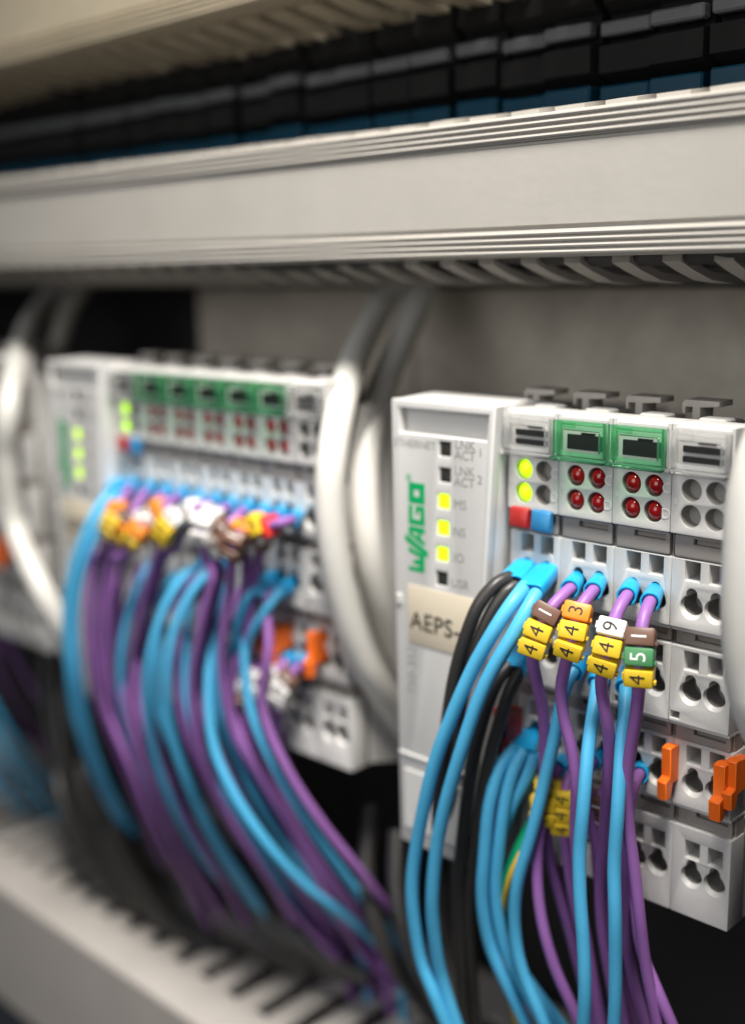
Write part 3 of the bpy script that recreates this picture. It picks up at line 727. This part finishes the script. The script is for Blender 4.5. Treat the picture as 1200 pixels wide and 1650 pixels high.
for k in range(11):
    u, v = ferr_px[k+1]; mu, mv = mk_px[k]; tp, dp = tails[k]
    path = [(u-6, v+6, -5), ((u-6+mu)/2+2, (v+mv)/2-2, -10), (mu, mv, dp-3), ((mu+tp[0][0])/2-2, (mv+28+tp[0][1])/2, dp-1)]
    path += [(a, b, dp + 55*(i/(len(tp)-1))**(2.4 if k < 6 else 2.3)) for i, (a, b) in enumerate(tp)]
    if k >= 6: path.append((path[-1][0]+50, path[-1][1]+30, path[-1][2]+18))
    path = over_duct(path)
    P0 = at(*path[0]); d = (at(*path[1])-P0).length + (at(*path[2])-at(*path[1])).length
    lab = 'purple wire, %s of eleven tagged wires in the blurred station, %s marker on top' % (['leftmost', 'second', 'third', 'fourth', 'fifth', 'sixth', 'seventh', 'eighth', 'ninth', 'tenth', 'rightmost'][k], {'o': 'orange', 'b': 'brown', 'w': 'white', 'y': 'yellow', 'r': 'red'}[tagsets[k][0][0]])
    wire('control_wire', lab, GL, [path], 1.15, PU, (u+5, v-4, 2), False, tagsets[k], True, 'wire', max(1.5, d-5), into_duct=k < 6)
blues = [
    ([(180, 790, -5), (150, 832, -11), (120, 910, -15), (107, 1000, -16), (112, 1090, -16), (128, 1180, -15), (160, 1262, -13), (205, 1345, -10), (236, 1405, 0)], (192, 776, 2), 'outermost blue wire, far left of the middle bundle'),
    ([(196, 792, -4), (166, 836, -9), (134, 910, -13), (120, 1000, -14), (126, 1095, -14), (145, 1190, -12), (180, 1275, -10), (225, 1355, -7), (258, 1415, 0)], (204, 778, 2), 'second blue wire from the left of the middle bundle'),
    ([(245, 905, 0), (220, 950, -5), (200, 1030, -8), (195, 1110, -8), (212, 1190, -7), (250, 1280, -4), (310, 1400, 0), (390, 1500, 5)], None, 'blue wire in shade between the purple wires of the middle bundle'),
    ([(330, 905, -2), (295, 930, -8), (262, 985, -12), (242, 1060, -14), (236, 1140, -14), (248, 1215, -13), (280, 1300, -11), (330, 1385, -8), (395, 1455, -4), (470, 1520, 2)], (352, 898, 3), 'thick looking bright blue wire in the centre of the middle bundle'),
    ([(345, 915, -2), (312, 950, -7), (280, 1020, -11), (268, 1110, -12), (280, 1200, -11), (318, 1300, -8), (370, 1400, -5), (440, 1490, 0), (520, 1570, 6)], (366, 904, 3), 'blue wire right beside the centre blue wire of the middle bundle'),
    ([(360, 940, -2), (345, 1020, -6), (336, 1110, -9), (344, 1200, -10), (378, 1280, -10), (430, 1360, -9), (490, 1425, -7), (560, 1480, -3), (640, 1550, 3), (700, 1620, 8)], None, 'blue wire sweeping down between the two rightmost purple wires'),
    ([(428, 938, -3), (402, 955, -7), (384, 1000, -8), (376, 1060, -7), (376, 1130, -5), (395, 1220, -1), (440, 1320, 5), (500, 1420, 10)], (446, 926, 3), 'blue wire from the second hole row, upper of two ferrules'),
    ([(456, 948, -2), (430, 982, -5), (404, 1030, -5), (394, 1090, -4), (404, 1180, 0), (450, 1300, 6), (520, 1430, 12), (600, 1530, 16)], (472, 938, 3), 'blue wire from the second hole row, lower of two ferrules')]
for path, fe, lab in blues:
    n = len(path); path = [(u, v, y+(42*max(0, (i/(n-1)-0.3)/0.7)**2.2)) for i, (u, v, y) in enumerate(path)]; path = over_duct(path)
    wire('control_wire', lab, GL, [path], 1.22, BL, fe, into_duct=True)
low = [([(462, 1065, 1), (445, 1085, -2), (425, 1110, -3), (408, 1150, -3), (412, 1200, -3), (438, 1262, -2), (490, 1350, 2), (560, 1460, 8), (640, 1560, 14)], (474, 1054, 6), [('w', '9'), ('b', '1'), ('w', '0')], 'short purple wire with white and brown markers beside the orange clips'),
       ([(486, 1070, 1), (466, 1092, -1), (450, 1125, -2), (448, 1180, 0), (472, 1260, 4), (520, 1360, 9), (590, 1480, 14)], (496, 1058, 6), [('b', '1'), ('w', '9'), ('w', '4')], 'short purple wire curving right of the other one, below the narrow orange clip'),
       ([(420, 1062, 0), (408, 1085, -3), (398, 1120, -4), (400, 1180, -4), (425, 1250, -3), (478, 1345, 1), (545, 1450, 7), (620, 1550, 13)], (432, 1046, 6), [('w', '9'), ('w', '9'), ('b', '1')], 'purple wire with two white markers below the dark orange clip')]
for path, fe, tg, lab in low:
    n = len(path); path = over_duct([(u, v, y+30*max(0, (i/(n-1)-0.35)/0.65)**2) for i, (u, v, y) in enumerate(path)])
    wire('control_wire', lab, GL, [path], 1.15, PU, fe, False, tg, True, 'wire', 3.0, into_duct=True)
# far left bundle
GF = 'wires at the left edge'
for i, (path, m, lab) in enumerate([
    ([(-60, 1060, -5), (-20, 1120, -8), (20, 1185, -8), (62, 1245, -6), (120, 1310, 0), (190, 1400, 8)], BL, 'blue wire at the left edge, upper one'),
    ([(-60, 1100, -7), (-20, 1165, -9), (20, 1225, -9), (62, 1280, -6), (120, 1340, 0), (200, 1430, 8)], BL, 'blue wire at the left edge, second from above'),
    ([(-60, 1150, -8), (-20, 1215, -10), (20, 1265, -9), (70, 1315, -5), (140, 1380, 2)], BL, 'blue wire at the left edge, third from above'),
    ([(-60, 1190, -8), (-20, 1250, -10), (15, 1290, -9), (60, 1335, -4), (130, 1400, 4)], BL, 'blue wire at the left edge, lowest one'),
    ([(-40, 940, -5), (0, 1010, -8), (35, 1075, -8), (80, 1150, -4), (140, 1250, 4), (220, 1370, 12)], PU, 'dark purple wire at the left edge'),
    ([(-60, 960, -8), (-15, 1040, -10), (15, 1110, -9), (62, 1190, -5), (130, 1290, 4)], PU, 'second dark purple wire at the left edge, just below the first')]):
    n = len(path); path = [(u, v, y+14+44*(j/(n-1))**1.3) for j, (u, v, y) in enumerate(path)]
    wire('control_wire', lab, GF, [path], 1.3, m)
# further wires behind the front ones of the middle bundle
order = ['first', 'second', 'third', 'fourth', 'fifth', 'sixth', 'seventh', 'eighth', 'ninth', 'tenth', 'eleventh', 'twelfth']
back = [(176, PU), (205, PU), (226, PU), (258, BL), (290, PU), (306, BL), (330, PU), (350, BL), (376, PU), (398, BL), (424, PU)]
for k, (u, m) in enumerate(back):
    t = k/11; e = 300+t*330
    path = [(u+22, 905+k*6, 1), (u+4, 960, -3), (u-8+k, 1050, -6), (u+2, 1140, -6), (u+30+t*12, 1235, -3), (u+76+t*36, 1340, 4), (u+130+t*60, 1440, 16), (u+180+t*80, 1530, 34)]
    path = over_duct([(a+random.uniform(-6, 6), b, c) for a, b, c in path])
    wire('control_wire', '%s wire hanging behind the front ones of the middle bundle, %s from the left' % ('blue' if m == BL else 'purple', order[k]), GL, [path], 1.12, m, into_duct=True)
# black cables running down in the shade
GB = 'black wires in the shade under the stations'
for i, path in enumerate([
    [(85, 1000, 24), (72, 1100, 18), (86, 1200, 15), (118, 1290, 16), (172, 1375, 22), (250, 1460, 30), (330, 1540, 34)],
    [(100, 1010, 22), (92, 1110, 14), (102, 1210, 10), (134, 1310, 12), (190, 1400, 20), (280, 1490, 28), (400, 1570, 34)],
    [(120, 1090, 26), (110, 1190, 18), (126, 1290, 18), (176, 1380, 22), (255, 1470, 30), (370, 1560, 36)],
    [(150, 1180, 28), (160, 1280, 22), (206, 1370, 24), (300, 1470, 30), (440, 1560, 38)],
    [(640, 1340, 16), (640, 1430, 10), (660, 1520, 8), (700, 1600, 10), (760, 1690, 14)],
    [(600, 1300, 26), (590, 1400, 18), (610, 1500, 16), (660, 1590, 18), (740, 1690, 22)]]):
    if i < 4: path = over_duct(path, 2.2)
    cable(path, 2.2, 'wire_black', 'black_wire', ['black wire left of the middle bundle, leftmost', 'black wire left of the middle bundle, second', 'black wire touching the outermost blue wire from behind',
          'black wire low behind the purple bundle', 'black wire dropping below the sharp coupler', 'black wire in the gap left of the sharp coupler'][i], GB, 'wire', 12)
# black cables added inside the lower duct so its slots look dark
for k in range(7):
    y = 14+k*7.5
    P = spline([Vector((x, y+random.uniform(-2, 2), zl-7+random.uniform(-1.5, 1.5))) for x in range(-420, 70, 40)], 8)
    bm = bmesh.new(); tube(bm, P, 3.6, 10); o = obj('slot_filler_cable', bm, 'wire_black', None, P[0]); o.location = P[0]*S
    tag(o, 'black cable added inside the lower wiring duct to darken its slots', 'cable', 'black cables inside the lower duct')
for k in range(16):  # extra black wires added to make the gap above the lower duct dark
    t = k/15; u = 84+t*290; y0 = 31-6*random.random()
    path = [(u+10, 1120+t*80, y0), (u, 1200+t*90, y0-6), (u+14, 1290+t*90, y0-10), (u+60, 1385+t*75, y0-4), (u+130, 1470+t*60, y0), (u+220, 1540+t*40, y0+4)]
    cable(over_duct(path, 2.0), 2.0, 'wire_black', 'black_wire', 'black wire added to darken the space between the middle station and the lower duct', 'black wires in the dark space above the lower duct', 'wire', 10)
for k in range(6):  # cables added in the upper duct to darken the gaps between fingers
    y = 10+k*7
    P = spline([Vector((x, y+random.uniform(-2, 2), 33+random.uniform(-1, 2))) for x in range(-420, 125, 40)], 8)
    bm = bmesh.new(); tube(bm, P, 3.6, 10); o = obj('slot_filler_cable', bm, 'wire_black', None, P[0]); o.location = P[0]*S
    tag(o, 'black cable added inside the ribbed upper wiring duct to darken its slots', 'cable', 'black cables inside the upper duct')
for k in range(7):  # further black wires added as a dark mass over the bundle's lower tails
    u = 92+k*13; y0 = 12+random.random()*6
    path = [(u-6, 1130, y0+14), (u-4, 1220, y0+2), (u+12, 1300+k*4, y0-2), (u+52, 1385+k*5, y0), (u+120, 1470+k*5, y0+6), (u+200, 1545, y0+14)]
    cable(over_duct(path, 1.8), 1.8, 'wire_black', 'black_wire', 'black wire added to darken the space between the middle station and the lower duct', 'black wires in the dark space above the lower duct', 'wire', 10)
